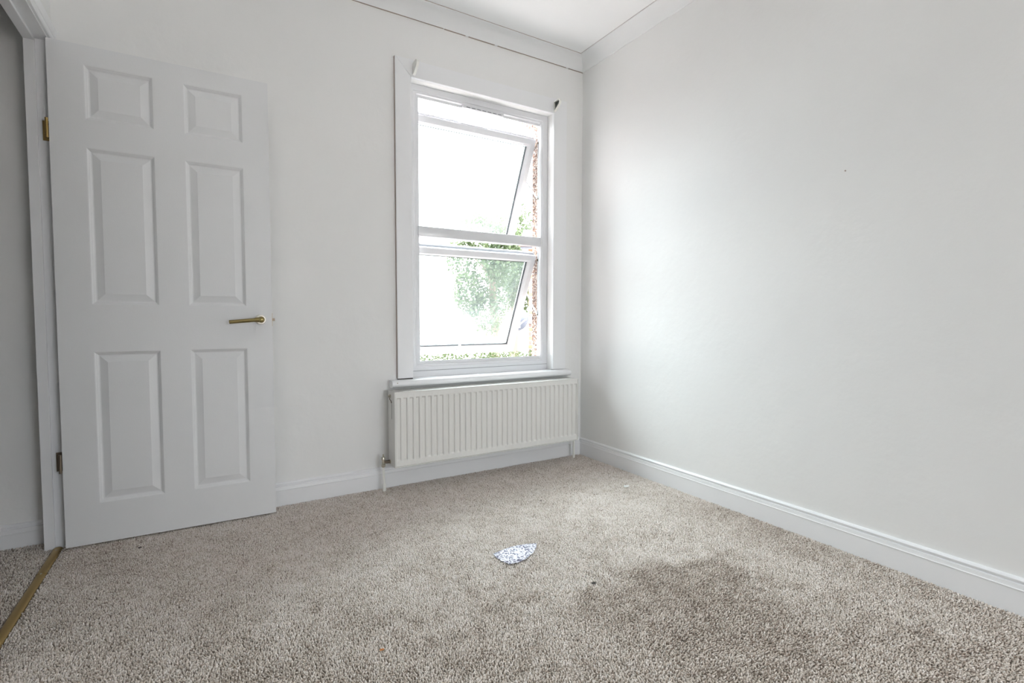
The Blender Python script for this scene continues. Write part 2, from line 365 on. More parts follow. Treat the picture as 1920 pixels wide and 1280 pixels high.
# slab with real holes on a grid, moulded panels set in them
xs = [0, .108, .333, .436, .659, DW]
def slab():
    mb = MB(); bm = mb.bm
    P = [(.108, .333, .174, .793), (.436, .659, .174, .793), (.108, .333, .980, 1.600), (.436, .659, .980, 1.600), (.108, .333, 1.707, 1.920), (.436, .659, 1.707, 1.920)]
    zs = [DB, .174, .793, .980, 1.600, 1.707, 1.920, DB + DH]
    for y, s_ in ((0, 1), (DT, -1)):
        V = {}
        for i, x in enumerate(xs):
            for j, z in enumerate(zs): V[i, j] = bm.verts.new((x, y, z))
        for i in range(len(xs) - 1):
            for j in range(len(zs) - 1):
                if i in (1, 3) and j in (1, 3, 5): continue
                bm.faces.new((V[i, j], V[i + 1, j], V[i + 1, j + 1], V[i, j + 1]))
    def q(a, b, c, d): bm.faces.new([bm.verts.new(p) for p in (a, b, c, d)])
    z0, z1 = DB, DB + DH
    q((0, 0, z0), (0, DT, z0), (0, DT, z1), (0, 0, z1)); q((DW, 0, z0), (DW, DT, z0), (DW, DT, z1), (DW, 0, z1))
    q((0, 0, z0), (DW, 0, z0), (DW, DT, z0), (0, DT, z0)); q((0, 0, z1), (DW, 0, z1), (DW, DT, z1), (0, DT, z1))
    for (a, b, c, d) in P:
        q((a, 0, c), (a, DT, c), (a, DT, d), (a, 0, d)); q((b, 0, c), (b, DT, c), (b, DT, d), (b, 0, d))
        q((a, 0, c), (b, 0, c), (b, DT, c), (a, DT, c)); q((a, 0, d), (b, 0, d), (b, DT, d), (a, DT, d))
    bmesh.ops.remove_doubles(bm, verts=bm.verts, dist=1e-5)
    ed = [e for e in bm.edges if all(abs(v.co.y) < 1e-6 for v in e.verts) and (all(v.co.x in (0,) for v in e.verts) or all(abs(v.co.x - DW) < 1e-6 for v in e.verts))]
    bmesh.ops.bevel(bm, geom=ed, offset=.0040, segments=3, affect='EDGES', profile=0.5)
    return mb, P
mb, P = slab(); child(mb, 'slab', M['door'], door, smooth=30)
def panel(a, b, c, d):
    mb = MB(); bm = mb.bm
    # (inset, depth): ovolo bead down, then bevelled raise up to a flat field
    st = [(0, 0), (.0025, .0002), (.005, .0016), (.0065, .0034), (.010, .0055), (.0125, .0085), (.0145, .0105), (.018, .0110), (.0425, .0028), (.0445, .0020)]
    for side, sy in ((0, 1), (DT, -1)):
        R = []
        for ins, dp in st:
            y = side + sy * dp
            R.append([bm.verts.new(p) for p in ((a + ins, y, c + ins), (b - ins, y, c + ins), (b - ins, y, d - ins), (a + ins, y, d - ins))])
        for k in range(len(R) - 1):
            for i in range(4):
                j = (i + 1) % 4; bm.faces.new((R[k][i], R[k][j], R[k + 1][j], R[k + 1][i]))
        bm.faces.new(R[-1])
    return mb
for q in P: child(panel(*q), 'panel', M['door'], door)
# lever handle (brass): rose, neck, lever
hx, hz, = 0.713, 0.921
hd = child(MB().lathe([(.0215, 0), (.0225, .002), (.0225, .0065), (.020, .009), (.012, .0095)], (hx, 0, hz), (0, -1, 0), 28), 'handle', M['rose'], door, smooth=35, label='brass lever handle on a pale round rose')
rz = child(MB().lathe([(.0105, 0), (.0105, .028), (.0135, .033), (.0150, .044), (.0125, .053), (.004, .057)], (hx, -.009, hz), (0, -1, 0), 22), 'neck', M['satinbrass'], hd, smooth=35)
pts = [(hx + .006, -.050, hz), (hx - .004, -.0505, hz - .0005), (hx - .020, -.051, hz - .001), (hx - .030, -.051, hz - .002), (hx - .127, -.051, hz - .0105)]
child(MB().tube(pts, [.0075, .0115, .0112, .0088, .0082], 16), 'lever', M['satinbrass'], hd, smooth=35)
child(MB().box(DW - .0005, DW + .0015, .006, .029, hz - .03, hz + .03), 'latch_plate', M['brass'], door)
child(MB().prism([(DW + .001, .011, hz - .006), (DW + .012, .012, hz - .006), (DW + .001, .024, hz - .006)], (0, 0, 0), (0, 0, .012)), 'latch_bolt', M['hingewood'], door)
# hinges
for zc, mm in ((1.655, M['brass']), (0.352, M['hingewood'])):
    hg = child(MB().lathe([(.005, -.037), (.005, .037)], (-.006, -.002, zc), (0, 0, 1), 12), 'hinge', mm, door, smooth=40)
    # leaf lies on the lining (world aligned)
    lf = MB().box(-2.6975, -2.6720, DY0 - .0025, DY0 + .0002, zc - .038, zc + .038).build('leaf', mm, lin)
    for k in (-.026, 0, .026):
        MB().lathe([(.0035, 0), (.0035, .0006), (.001, .0008)], (-2.6785 - (0.006 if k == 0 else 0), DY0 - .0024, zc + k), (0, -1, 0), 10).build('screw', M['dark'], lf)

# ---------------------------------------------------------------- window board (sill)
sb = []
yb, yn = 0.052, -0.063
zb, zt = 0.5535, 0.5918
pr = [(yb, zb), (yn + .012, zb)]
for i in range(9):
    a = -math.pi / 2 + math.pi * i / 8
    pr.append((yn + .018 - .018 * math.cos(a), (zb + zt) / 2 + (zt - zb) / 2 * math.sin(a)))
pr.append((yb, zt))
# clip the ends: the part beyond the reveal only sits in front of the wall
mb = MB(); mb.prism([(0, min(y, -0.0003), z) for y, z in pr], (-1.326, 0, 0), (-0.128, 0, 0))
mb.box(WX0 + .001, WX1 - .001, -0.0003, yb, zb, zt)
sill = struct(mb, 'window_sill', M['gloss'], 'white bullnosed window board above the radiator', smooth=30)
sill['category'] = 'window sill'
MB().lathe([(.0001, .0008), (.003, .0006), (.003, 0)], (-1.299, yn - .0002, zt - .013), (0, -1, 0), 8).build('chip', M['crack'], sill)
# flat boards round the window
AP = 0.0204
def board(poly, name, lab):
    mb = MB().prism([(x, 0, z) for x, z in poly], (0, -AP, 0), (0, -0.0002, 0))
    bmesh.ops.recalc_face_normals(mb.bm, faces=mb.bm.faces)
    bmesh.ops.bevel(mb.bm, geom=[e for e in mb.bm.edges if all(v.co.y < -AP + 1e-5 for v in e.verts)], offset=.0015, segments=2, affect='EDGES')
    return struct(mb, name, M['gloss'], lab)
AX0, AX1, AZ = -1.282, -0.145, 2.3215
bl = board([(AX0, .598), (WX0, .598), (WX0, WZ1), (AX0, AZ)], 'trim_8', 'left flat white board of the window surround')
br = board([(WX1, .598), (AX1, .598), (AX1, AZ), (WX1, WZ1)], 'trim_9', 'right flat white board of the window surround')
bt = board([(WX0, WZ1 + .0005), (WX1, WZ1 + .0005), (AX1, AZ), (AX0, AZ)], 'trim_10', 'top flat white board of the window surround')
MB().box(AX0 - .0013, AX0 + .0003, -.0125, -.0002, .60, AZ).build('crack', M['crack'], bl, label='brown hairline gap beside the board')
mb = MB(); mb.box(AX0, AX0 + .06, -.0150, -.0002, AZ - .0003, AZ + .0015); mb.box(AX0 + .115, AX0 + .15, -.015, -.0002, AZ - .0003, AZ + .0013); mb.box(AX0 + .3, AX0 + .34, -.015, -.0002, AZ, AZ + .0008)
mb.build('crack', M['crack'], bt)
MB().box(AX0 + .002, WX0 - .001, -.0175, -.0005, .5920, .5985).build('shadow_gap', M['dark'], bl)

# ---------------------------------------------------------------- window
FY0, FY1 = 0.050, 0.118
win = empty('window_1', (-0.72, 0.08, 0.592), 'white plastic window with two top-hung sashes open outwards', 'window', kind='structure')
def wpart(mb, name, m, parent=win, **k): return mb.build(name, m, parent, k.pop('smooth', None), k.pop('kind', None), k.pop('label', None), k.pop('xf', None))
bpy.context.view_layer.update()
OX0, OX1, OZ0, OZ1 = -1.1200, -0.2970, 0.681, 2.169      # clear opening
TZ0, TZ1 = 1.3965, 1.4525
def frame_ring(o_, steps, mb):
    """nested rings of inset rectangles, giving a stepped profile: (inset list as rect, y)"""
    bm = mb.bm; R = []
    for rc, y in steps:
        R.append([bm.verts.new(p) for p in ((rc[0], y, rc[2]), (rc[1], y, rc[2]), (rc[1], y, rc[3]), (rc[0], y, rc[3]))])
    for k in range(len(R)):
        l = (k + 1) % len(R)
        for i in range(4):
            j = (i + 1) % 4; bm.faces.new((R[k][i], R[k][j], R[l][j], R[l][i]))
    return mb
A_ = (WX0 + .0005, WX1 - .0005, WZ0 + .0005, WZ1 - .0005)
B_ = (-1.141, -0.2915, 0.660, 2.185)
O_ = (OX0, OX1, OZ0, OZ1)
O2 = (OX0 - .018, OX1 + .018, OZ0 - .018, OZ1 + .018)
mb = frame_ring(None, [(A_, FY0), ((A_[0] + .036, A_[1] - .036, A_[2] + .055, A_[3] - .032), FY0), ((A_[0] + .040, A_[1] - .040, A_[2] + .059, A_[3] - .036), FY0 + .004), (B_, FY0 + .006), ((B_[0] + .004, B_[1] - .004, B_[2] + .004, B_[3] - .004), FY0 + .016), (O_, FY0 + .020), (O_, FY0 + .027), (O2, FY0 + .028), (O2, FY1), (A_, FY1)], MB())
fr = wpart(mb, 'frame', M['upvc'])
MB().box(A_[0], A_[1], FY0 - .0006, FY0 + .002, .6265, .6282).build('seam', M['gasket'], fr)
MB().box(A_[0], A_[1], FY0 - .004, FY0, .5920, .6262, .0006).build('cill_upstand', M['upvc'], fr)
mb = MB().box(OX0 - .008, OX1 + .008, FY0 + .010, FY1 - .02, TZ0, TZ1, .003)
tr = wpart(mb, 'transom', M['upvc'], smooth=30)
# dark gasket and hinge track down the right side of the opening
MB().box(OX1 + .012, OX1 + .0178, FY0 + .034, FY0 + .050, OZ0 - .01, OZ1 + .01).build('gasket', M['gasket'], fr)
# trickle vent on the frame head
tv = wpart(MB().box(-.852, -.577, FY0 - .006, FY0 + .018, 2.1620, 2.1815, .003), 'trickle_vent', M['upvc'], smooth=30)
for i in range(7):
    x = -.832 + i * .0355
    MB().box(x, x + .024, FY0 - .0068, FY0 - .005, 2.1665, 2.1700).build('slot', M['soffit'], tv)

def make_sash(ztop, ytop, ang, name, hgt, with_handle):
    """sash built upright, hinge line at its inner top edge, then swung out about that edge"""
    x0, x1 = -1.146, -0.276; T = .060; st = .050
    X = Matrix.Translation((0, ytop, ztop)) @ Matrix.Rotation(math.radians(ang), 4, 'X')
    def P_(mb, nm, m, par, **k): return mb.build(nm, m, par, k.get('smooth'), k.get('kind'), k.get('label'), X)
    o_ = (x0, x1, -hgt, 0); i_ = (x0 + st, x1 - st, -hgt + st, -st)
    def ins(q, d): return (q[0] + d, q[1] - d, q[2] + d, q[3] - d)
    mb = frame_ring(None, [(ins(o_, .003), 0), (ins(o_, st - .016), 0), (ins(o_, st - .004), .010), (i_, .013), (i_, T - .012), (ins(o_, st - .014), T), (ins(o_, -.010), T), (ins(o_, -.010), T - .010), (ins(o_, 0), T - .012), (ins(o_, 0), T - .026), (ins(o_, .004), T - .028), (ins(o_, .004), T - .034), (ins(o_, 0), T - .036), (o_, .003)], MB())
    s = P_(mb, name, M['upvc'], win)
    gk = MB(); gk.box(i_[0], i_[0] + .0045, .0225, .027, i_[2], i_[3] - .002); gk.box(i_[1] - .0045, i_[1], .0225, .027, i_[2], i_[3] - .002); gk.box(i_[0], i_[1], .0225, .027, i_[2], i_[2] + .0040)
    P_(gk, 'gasket', M['gasket'], s)
    P_(MB().ring(ins(i_, .004), ins(i_, .009), .0285, .036), 'spacer_bar', M['steel'], s)
    P_(MB().ring(ins(o_, .001), ins(o_, .006), T - .0335, T - .029), 'weather_seal', M['gasket'], s)
    g = P_(MB().box(i_[0] + .001, i_[1] - .001, .0270, .0285, i_[2] + .001, i_[3] - .001), 'glass_pane', M['glass'], s)
    P_(MB().box(x0 + .004, x1 - .004, .020, T - .014, -.0005, .0010), 'seal_strip', M['soffit'], s)
    if not with_handle: P_(MB().box(x0 + .325, x0 + .515, .014, T - .016, .0011, .0055, .002), 'vent_cap', M['upvc'], s)
    if with_handle:
        h = P_(MB().box(-.738, -.702, -.010, .001, -hgt + .012, -hgt + .036, .002), 'handle', M['upvc'], s, smooth=30)
        P_(MB().box(-.727, -.713, -.024, -.008, -hgt + .014, -hgt + .082, .003), 'handle', M['upvc'], s, smooth=30)
    # friction stay: arms between the sash stile and the frame jamb
    def pt(z, y=.028, x=x1 + .004): return X @ Vector((x, y, z))
    a = pt(-.10); b = pt(-.27); c = Vector((OX1 + .010, FY0 + .055, ztop - .39)); d = Vector((OX1 + .010, FY0 + .055, ztop - .03))
    def bar(p, q, wdt, m, nm):
        p = Vector(p); q = Vector(q); dr = (q - p).normalized(); side = Vector((1, 0, 0)); nrm = dr.cross(side).normalized(); sd = side
        mb = MB(); ring = lambda w: [w + nrm * wdt + sd * .0012, w - nrm * wdt + sd * .0012, w - nrm * wdt - sd * .0012, w + nrm * wdt - sd * .0012]
        mb.loft([ring(p), ring(q)]); return mb.build(nm, m, s)
    bar(d, a, .004, M['steel'], 'friction_stay'); bar(c, b, .006, M['upvc'], 'friction_stay'); bar(a, b, .005, M['steel'], 'friction_stay')
    for p in (a, b, c, d):
        MB().lathe([(.006, -.004), (.006, .002)], p, (-1, 0, 0), 10).build('rivet', M['hingewood'], s)
    return s
make_sash(2.103, .136, 24.9, 'upper_sash', .721, False)
make_sash(1.3425, .130, 24.9, 'lower_sash', .721, True)

# ---------------------------------------------------------------- curtain pole brackets
def bracket(x, side, label):
    root = empty('curtain_bracket', (x, -AP, 2.266), label, 'bracket', 'curtain pole end brackets on the window surround')
    # gusseted cup: rim strip following a tapered outline, closed on the outer side, hollow towards the middle
    pr = [(0, 2.300), (.052, 2.303), (.062, 2.297), (.066, 2.285), (.060, 2.270), (.016, 2.242), (0, 2.240)]
    cx_, cz_ = .029, 2.276
    inn = [(cx_ + (a - cx_) * .80, cz_ + (b - cz_) * .80) for a, b in pr]
    xa, xb = x - .007, x + .007
    mb = MB(); bm = mb.bm; n = len(pr); Y = lambda d: -AP - d
    lp = [[bm.verts.new((xx, Y(a), b)) for a, b in q] for xx, q in ((xa, pr), (xb, pr), (xb, inn), (xa, inn))]
    for k in range(4):
        l = (k + 1) % 4
        for i in range(n): bm.faces.new((lp[k][i], lp[k][(i + 1) % n], lp[l][(i + 1) % n], lp[l][i]))
    mb.build('cup', M['whiteplastic'], root)
    xo = x + side * .0045
    MB().prism([(0, Y(a), b) for a, b in inn], (min(xo, xo + side * .0024), 0, 0), (max(xo, xo + side * .0024), 0, 0)).build('end_plate', M['whiteplastic'], root)
    MB().prism([(0, Y(cx_ + (a - cx_) * .96), cz_ + (b - cz_) * .96) for a, b in inn], (min(xo, xo - side * .002), 0, 0), (max(xo, xo - side * .002), 0, 0)).build('lining', M['socket'], root)
bracket(-1.179, -1, 'small white curtain bracket at the top left of the window surround')
bracket(-0.243, 1, 'small white curtain bracket with dark socket, top right of the window surround')

# ---------------------------------------------------------------- radiator
RX0, RX1, RZ0, RZ1 = -1.3424, -0.131, 0.1422, 0.5419
RYF, RYB = -0.1423, -0.034
rad = empty('radiator', ((RX0 + RX1) / 2, -.09, RZ0), 'white fluted panel radiator on the wall under the window', 'radiator')
bpy.context.view_layer.update()
def rpart(mb, name, m, parent=rad, **k): return mb.build(name, m, parent, k.get('smooth'), k.get('kind'), k.get('label'))
def fluted():
    mb = MB(); bm = mb.bm
    NF = 35; fx0, fx1 = -1.3385 + .0, -0.1350; ch0, pitch = -1.3180, (1.3180 - .1535) / 34
    xs_ = [RX0 + .006]; ds = [0.]
    wch, slope = pitch * .56, .0055
    for i in range(NF):
        c = ch0 + i * pitch
        for off, d in ((-wch / 2 - slope / 2, 0), (-wch / 2 - slope / 6, .18), (-wch / 2 + slope / 6, .82), (-wch / 2 + slope / 2, 1), (wch / 2 - slope / 2, 1), (wch / 2 - slope / 6, .82), (wch / 2 + slope / 6, .18), (wch / 2 + slope / 2, 0)):
            xs_.append(c + off); ds.append(d)
    xs_.append(RX1 - .006); ds.append(0.)
    zt_, zb_ = .5035, .1850
    zs_ = [RZ0 + .006, zb_ - .0100, zb_ - .0070, zb_ - .0030, zb_, zt_ - .001, zt_ + .002, zt_ + .005, zt_ + .008, RZ1 - .004]
    fz = [0, 0, .30, .72, 1, 1, .72, .30, 0, 0]
    DEP = .0085; y0 = RYF + .0025
    V = [[bm.verts.new((x, y0 + DEP * d * g_, z)) for x, d in zip(xs_, ds)] for z, g_ in zip(zs_, fz)]
    for j in range(len(zs_) - 1):
        for i in range(len(xs_) - 1):
            bm.faces.new((V[j][i], V[j][i + 1], V[j + 1][i + 1], V[j + 1][i]))
    # back plate to give thickness
    B = [bm.verts.new(p) for p in ((xs_[0], y0 + .014, zs_[0]), (xs_[-1], y0 + .014, zs_[0]), (xs_[-1], y0 + .014, zs_[-1]), (xs_[0], y0 + .014, zs_[-1]))]
    bm.faces.new(B)
    bm.faces.new([V[0][i] for i in range(len(xs_))] + [B[1], B[0]]); bm.faces.new([V[-1][i] for i in range(len(xs_))] + [B[2], B[3]])
    bm.faces.new([V[j][0] for j in range(len(zs_))] + [B[3], B[0]]); bm.faces.new([V[j][-1] for j in range(len(zs_))] + [B[2], B[1]])
    return mb
rpart(fluted(), 'front_panel', M['rad'], smooth=25)
for (a, b) in ((RX0, RX0 + .0045), (RX1 - .0045, RX1)):
    mb = MB().box(a, b, RYF, RYB, RZ0, RZ1 - .001, .0012)
    sc = rpart(mb, 'side_cover', M['rad'])
    if a == RX0: MB().box(a - .0006, a + .001, -.098, -.094, .395, .475).build('slot', M['soffit'], sc)
rpart(MB().box(RX0 + .004, RX1 - .004, RYF, RYF + .014, RZ0, RZ0 + .0045, .001), 'bottom_rail', M['rad'])
rpart(MB().box(RX0 + .006, RX1 - .006, RYB - .004, RYB + .010, RZ0 + .01, RZ1 - .01), 'rear_panel', M['rad'])
mb = MB(); mb.box(RX0 + .004, RX1 - .004, RYF, RYF + .018, RZ1 - .004, RZ1, .001); mb.box(RX0 + .004, RX1 - .004, RYB - .014, RYB, RZ1 - .004, RZ1, .001)
mb.box(RX0 + .004, RX1 - .004, -.0905, -.0845, RZ1 - .0035, RZ1 - .0005)
x = RX0 + .012
while x < RX1 - .012:
    mb.box(x, x + .0042, RYF + .016, RYB - .012, RZ1 - .0035, RZ1 - .0008); x += .0085
rpart(mb, 'top_grille', M['rad'], kind='stuff')
for xb in (-1.18, -.29):
    rpart(MB().box(xb, xb + .035, RYB + .008, -.0135, .17, .50), 'wall_bracket', M['rad'])
# bleed valve top left, lockshield valve with pipe, capped valve at the right
bv = rpart(MB().lathe([(.009, 0), (.009, .006), (.006, .007), (.006, .012)], (RX0, -.075, .515), (-1, 0, 0), 12), 'bleed_valve', M['chrome'], smooth=35)
MB().tube([(RX0 - .004, -.075, .508), (RX0 - .006, -.080, .498), (RX0 - .003, -.092, .492), (RX0 - .002, -.098, .480)], .002, 6).build('drain_spout', M['hingewood'], bv)
VX, VY = -1.381, -.062
vl = rpart(MB().lathe([(.0075, -.028), (.0085, -.026), (.0115, -.025), (.0115, -.012), (.0085, -.010), (.0085, .010), (.0105, .012), (.0105, .022), (.0085, .027), (.004, .029), (.0035, .041), (.001, .042)], (VX, VY, .163), (0, 0, 1), 16), 'lockshield_valve', M['chrome'], smooth=35)
MB().tube([(VX, VY, .163), (VX + .018, VY, .161), (RX0 + .004, VY, .160)], [.0065, .009, .009], 12).build('valve_tail', M['hingewood'], vl, smooth=40)
MB().lathe([(.013, 0), (.013, .004), (.010, .006)], (RX0, VY, .160), (-1, 0, 0), 6).build('nut', M['chrome'], vl)
rpart(MB().tube([(VX, VY, .140), (VX + .002, VY, .10), (VX + .004, VY, .045), (VX + .004, VY, .040), (VX + .004, VY, .0)], [.0065, .0065, .0068, .0105, .0100], 12), 'pipe', M['whiteplastic'], smooth=40, label='white pipe sleeve rising from the carpet')
VX2 = -.104
v2 = rpart(MB().lathe([(.0085, -.03), (.011, -.028), (.011, -.012), (.009, -.010), (.009, .006), (.0125, .007), (.0125, .036), (.010, .040), (.001, .041)], (VX2, VY, .163), (0, 0, 1), 16), 'lockshield_valve', M['whiteplastic'], smooth=35, label='white capped valve at the right end')
MB().tube([(VX2, VY, .163), (RX1 - .002, VY, .160)], .008, 12).build('valve_tail', M['hingewood'], v2)
rpart(MB().tube([(VX2, VY, .140), (VX2, VY, .0)], .0075, 12), 'pipe', M['whiteplastic'], smooth=40)

# ---------------------------------------------------------------- carpet pile (real tufts, direction of lie varies)
def pile(x0, x1, y0, y1, step, seed, name, parent):
    rg = np.random.default_rng(seed)
    nx, ny = int((x1 - x0) / step), int((y1 - y0) / step)
    gx, gy = np.meshgrid(np.arange(nx), np.arange(ny))
    x = (x0 + (gx.ravel() + .5) * step + rg.uniform(-.45, .45, nx * ny) * step); y = (y0 + (gy.ravel() + .5) * step + rg.uniform(-.45, .45, nx * ny) * step)
    # keep only what the room can show (in front of the lens and inside the view wedge, with a margin)
    dx, dy = x - CAMP[0], y - CAMP[1]
    fw = dx * math.sin(YAW) + dy * math.cos(YAW); rt = dx * math.cos(YAW) - dy * math.sin(YAW)
    keep = (fw > 0.50) & (np.abs(rt) < fw * 1.10 + .75)
    x, y = x[keep], y[keep]; N = len(x)
    def vnoise(sx, sd, sc_):
        r_ = np.random.default_rng(sd); G = r_.uniform(-1, 1, (80, 80)); px, py = (x + 6) * sc_, (y + 6) * sc_
        ix, iy = np.floor(px).astype(int), np.floor(py).astype(int); fx, fy = px - ix, py - iy; fx = fx * fx * (3 - 2 * fx); fy = fy * fy * (3 - 2 * fy)
        g_ = lambda a, b: G[a % 80, b % 80]
        return (g_(ix, iy) * (1 - fx) + g_(ix + 1, iy) * fx) * (1 - fy) + (g_(ix, iy + 1) * (1 - fx) + g_(ix + 1, iy + 1) * fx) * fy
    n1, n2, n3 = vnoise(0, 1, 2.2), vnoise(0, 2, 7.0), vnoise(0, 3, 28.0)
    # soiled edge, darker patch and light falloff painted into the pile tone
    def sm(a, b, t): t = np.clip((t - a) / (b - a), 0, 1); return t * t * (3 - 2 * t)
    soil_shade = SOIL_SHADE(x, y, n1, n2, n3, sm)
    lean_x = .10 * n1 + .18 * n3 + rg.normal(0, .30, N); lean_y = .35 - 1.0 * soil_shade + .15 * n2 + .25 * n3 + rg.normal(0, .30, N)
    h = rg.uniform(.0055, .0095, N) * (1 + .10 * n3) - .0012 * soil_shade
    rad = rg.uniform(.0022, .0034, N); ang0 = rg.uniform(0, 6.283, N); ht = .006
    K = 3
    V = np.zeros((N, 2 * K + 1, 3), np.float32)
    for k in range(K):
        a = ang0 + k * 2 * math.pi / K
        V[:, k, 0] = x + rad * .8 * np.cos(a); V[:, k, 1] = y + rad * .8 * np.sin(a); V[:, k, 2] = -.0005
        V[:, K + k, 0] = x + rad * np.cos(a + .5) + lean_x * .6 * ht; V[:, K + k, 1] = y + rad * np.sin(a + .5) + lean_y * .6 * ht; V[:, K + k, 2] = h * .62
    V[:, 2 * K, 0] = x + lean_x * ht; V[:, 2 * K, 1] = y + lean_y * ht; V[:, 2 * K, 2] = h
    F = []
    for k in range(K):
        l = (k + 1) % K
        F += [(k, l, K + l), (k, K + l, K + k), (K + k, K + l, 2 * K)]
    F = np.array(F, np.int32); nf = len(F)
    allf = (F[None] + (np.arange(N) * (2 * K + 1))[:, None, None]).reshape(-1).astype(np.int32)
    me = bpy.data.meshes.new(name)
    me.vertices.add(N * (2 * K + 1)); me.vertices.foreach_set('co', V.reshape(-1))
    me.loops.add(len(allf)); me.loops.foreach_set('vertex_index', allf)
    me.polygons.add(N * nf); me.polygons.foreach_set('loop_start', np.arange(0, len(allf), 3, dtype=np.int32))
    try: me.polygons.foreach_set('loop_total', np.full(N * nf, 3, np.int32))
    except Exception: pass
    me.polygons.foreach_set('use_smooth', np.ones(N * nf, bool))
    tone = np.clip(.62 + rg.normal(0, .20, N) + .07 * n2 + .08 * n3 - .30 * soil_shade, 0, 1)
    col = np.repeat(tone[:, None], 2 * K + 1, 1); col[:, :K] *= .8  # tuft bases darkened: self-shadow painted into the tone
    at = me.attributes.new('tuft', 'FLOAT', 'POINT'); at.data.foreach_set('value', col.reshape(-1).astype(np.float32))
    me.materials.append(M['pile']); me.update(calc_edges=True)
    o = bpy.data.objects.new(name, me); C.objects.link(o); o['kind'] = 'stuff'
    o.parent = parent; return o
def SOIL_SHADE(x, y, n1, n2, n3, sm):
    """darker areas of the pile: a soiled edge, a patch, and painted light falloff"""
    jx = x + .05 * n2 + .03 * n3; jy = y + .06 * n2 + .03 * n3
    # main darker patch, pile laid the other way, sharp along its far edge
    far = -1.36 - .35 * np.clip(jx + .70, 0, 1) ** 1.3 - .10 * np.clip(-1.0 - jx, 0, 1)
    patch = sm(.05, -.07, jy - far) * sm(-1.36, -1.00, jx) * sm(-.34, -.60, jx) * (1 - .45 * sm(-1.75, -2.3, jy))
    # soiled margin along the right skirting, with shading painted in
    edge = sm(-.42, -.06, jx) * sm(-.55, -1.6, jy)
    near = sm(.06, -.10, jy + 1.36 + (jx + 1.147) * .47) * .26  # light falloff towards the camera, painted as darker pile
    door = sm(-2.15, -2.60, jx) * .30  # dimmer light on the doorway side, painted into the pile
    corner = sm(-1.55, -2.35, jy) * sm(-1.2, -.5, jx) * .95  # vignette of the near right corner, painted into the pile
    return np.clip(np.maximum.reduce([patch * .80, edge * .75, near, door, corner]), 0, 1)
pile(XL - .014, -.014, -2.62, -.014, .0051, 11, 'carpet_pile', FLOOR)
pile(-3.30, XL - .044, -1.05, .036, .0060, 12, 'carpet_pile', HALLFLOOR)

# ---------------------------------------------------------------- things on the carpet
def foil():
    rf = random.Random(5)
    outl = [(-1.232, -1.001), (-1.190, -.993), (-1.148, -.985), (-1.110, -.988), (-1.0775, -.994), (-1.034, -1.012), (-1.055, -1.040), (-1.0906, -1.073), (-1.148, -1.1045), (-1.185, -1.112), (-1.2195, -1.1053), (-1.233, -1.068), (-1.236, -1.035)]
    mb = MB(); bm = mb.bm
    vs = [bm.verts.new((x, y, .0095)) for x, y in outl]; fa = bm.faces.new(vs)
    bmesh.ops.triangulate(bm, faces=[fa])
    bmesh.ops.subdivide_edges(bm, edges=bm.edges, cuts=11, use_grid_fill=True)
    bmesh.ops.triangulate(bm, faces=bm.faces)
    for v in bm.verts: v.co.z += rf.uniform(-.0011, .0014)
    r_ = bmesh.ops.extrude_face_region(bm, geom=list(bm.faces))
    for g_ in r_['geom']:
        if isinstance(g_, bmesh.types.BMVert): g_.co.z += .0004
    return mb
tag(foil().build('foil_scrap', M['foil'], None), 'leaf-shaped silvery crinkled foil scrap lying on the carpet in the middle', 'foil')
def crumb(x, y, s, m, name, label, cat, grp=None, flat=.5):
    rf = random.Random(int(x * 1000)); mb = MB(); bmesh.ops.create_icosphere(mb.bm, subdivisions=2, radius=s)
    for v in mb.bm.verts: v.co *= rf.uniform(.6, 1.25); v.co.z *= flat; v.co.x *= 1.4
    o = mb.build(name, m, None, xf=Matrix.Translation((x, y, .0075 + s * flat * .6)))
    return tag(o, label, cat, grp)
M['paper'] = mat('white_paper', (0.85, 0.85, 0.83), 0.8); M['fluff'] = mat('dark_fluff', (0.05, 0.045, 0.04), 0.9); M['orange'] = mat('orange_crumb', (0.55, 0.22, 0.06), 0.7)
crumb(-.2214, -.6818, .0120, M['paper'], 'paper_scrap', 'tiny crumpled white paper scrap on the carpet by the right skirting', 'paper')
crumb(-2.4209, -.2233, .0050, M['fluff'], 'lint', 'dark speck of lint on the carpet below the open door', 'lint', flat=.3)
crumb(-1.0355, -1.3702, .0060, M['fluff'], 'lint', 'dark speck of lint on the carpet between the foil and the camera', 'lint', flat=.3)
crumb(-1.7727, -1.3426, .0045, M['orange'], 'crumb', 'tiny orange crumb on the carpet near the bottom of the picture', 'crumb')
crumb(-.7428, -.6141, .0035, M['fluff'], 'lint', 'small dark speck of lint on the carpet right of the radiator middle', 'lint', flat=.3)
# nail head in the right wall and filler lump
o = MB().lathe([(.0001, .0030), (.0025, .0026), (.003, 0)], (0, -1.6413, 1.5096), (-1, 0, 0), 10).build('nail', M['crack'], None, smooth=40)
tag(o, 'tiny brown nail head alone on the right wall', 'nail')

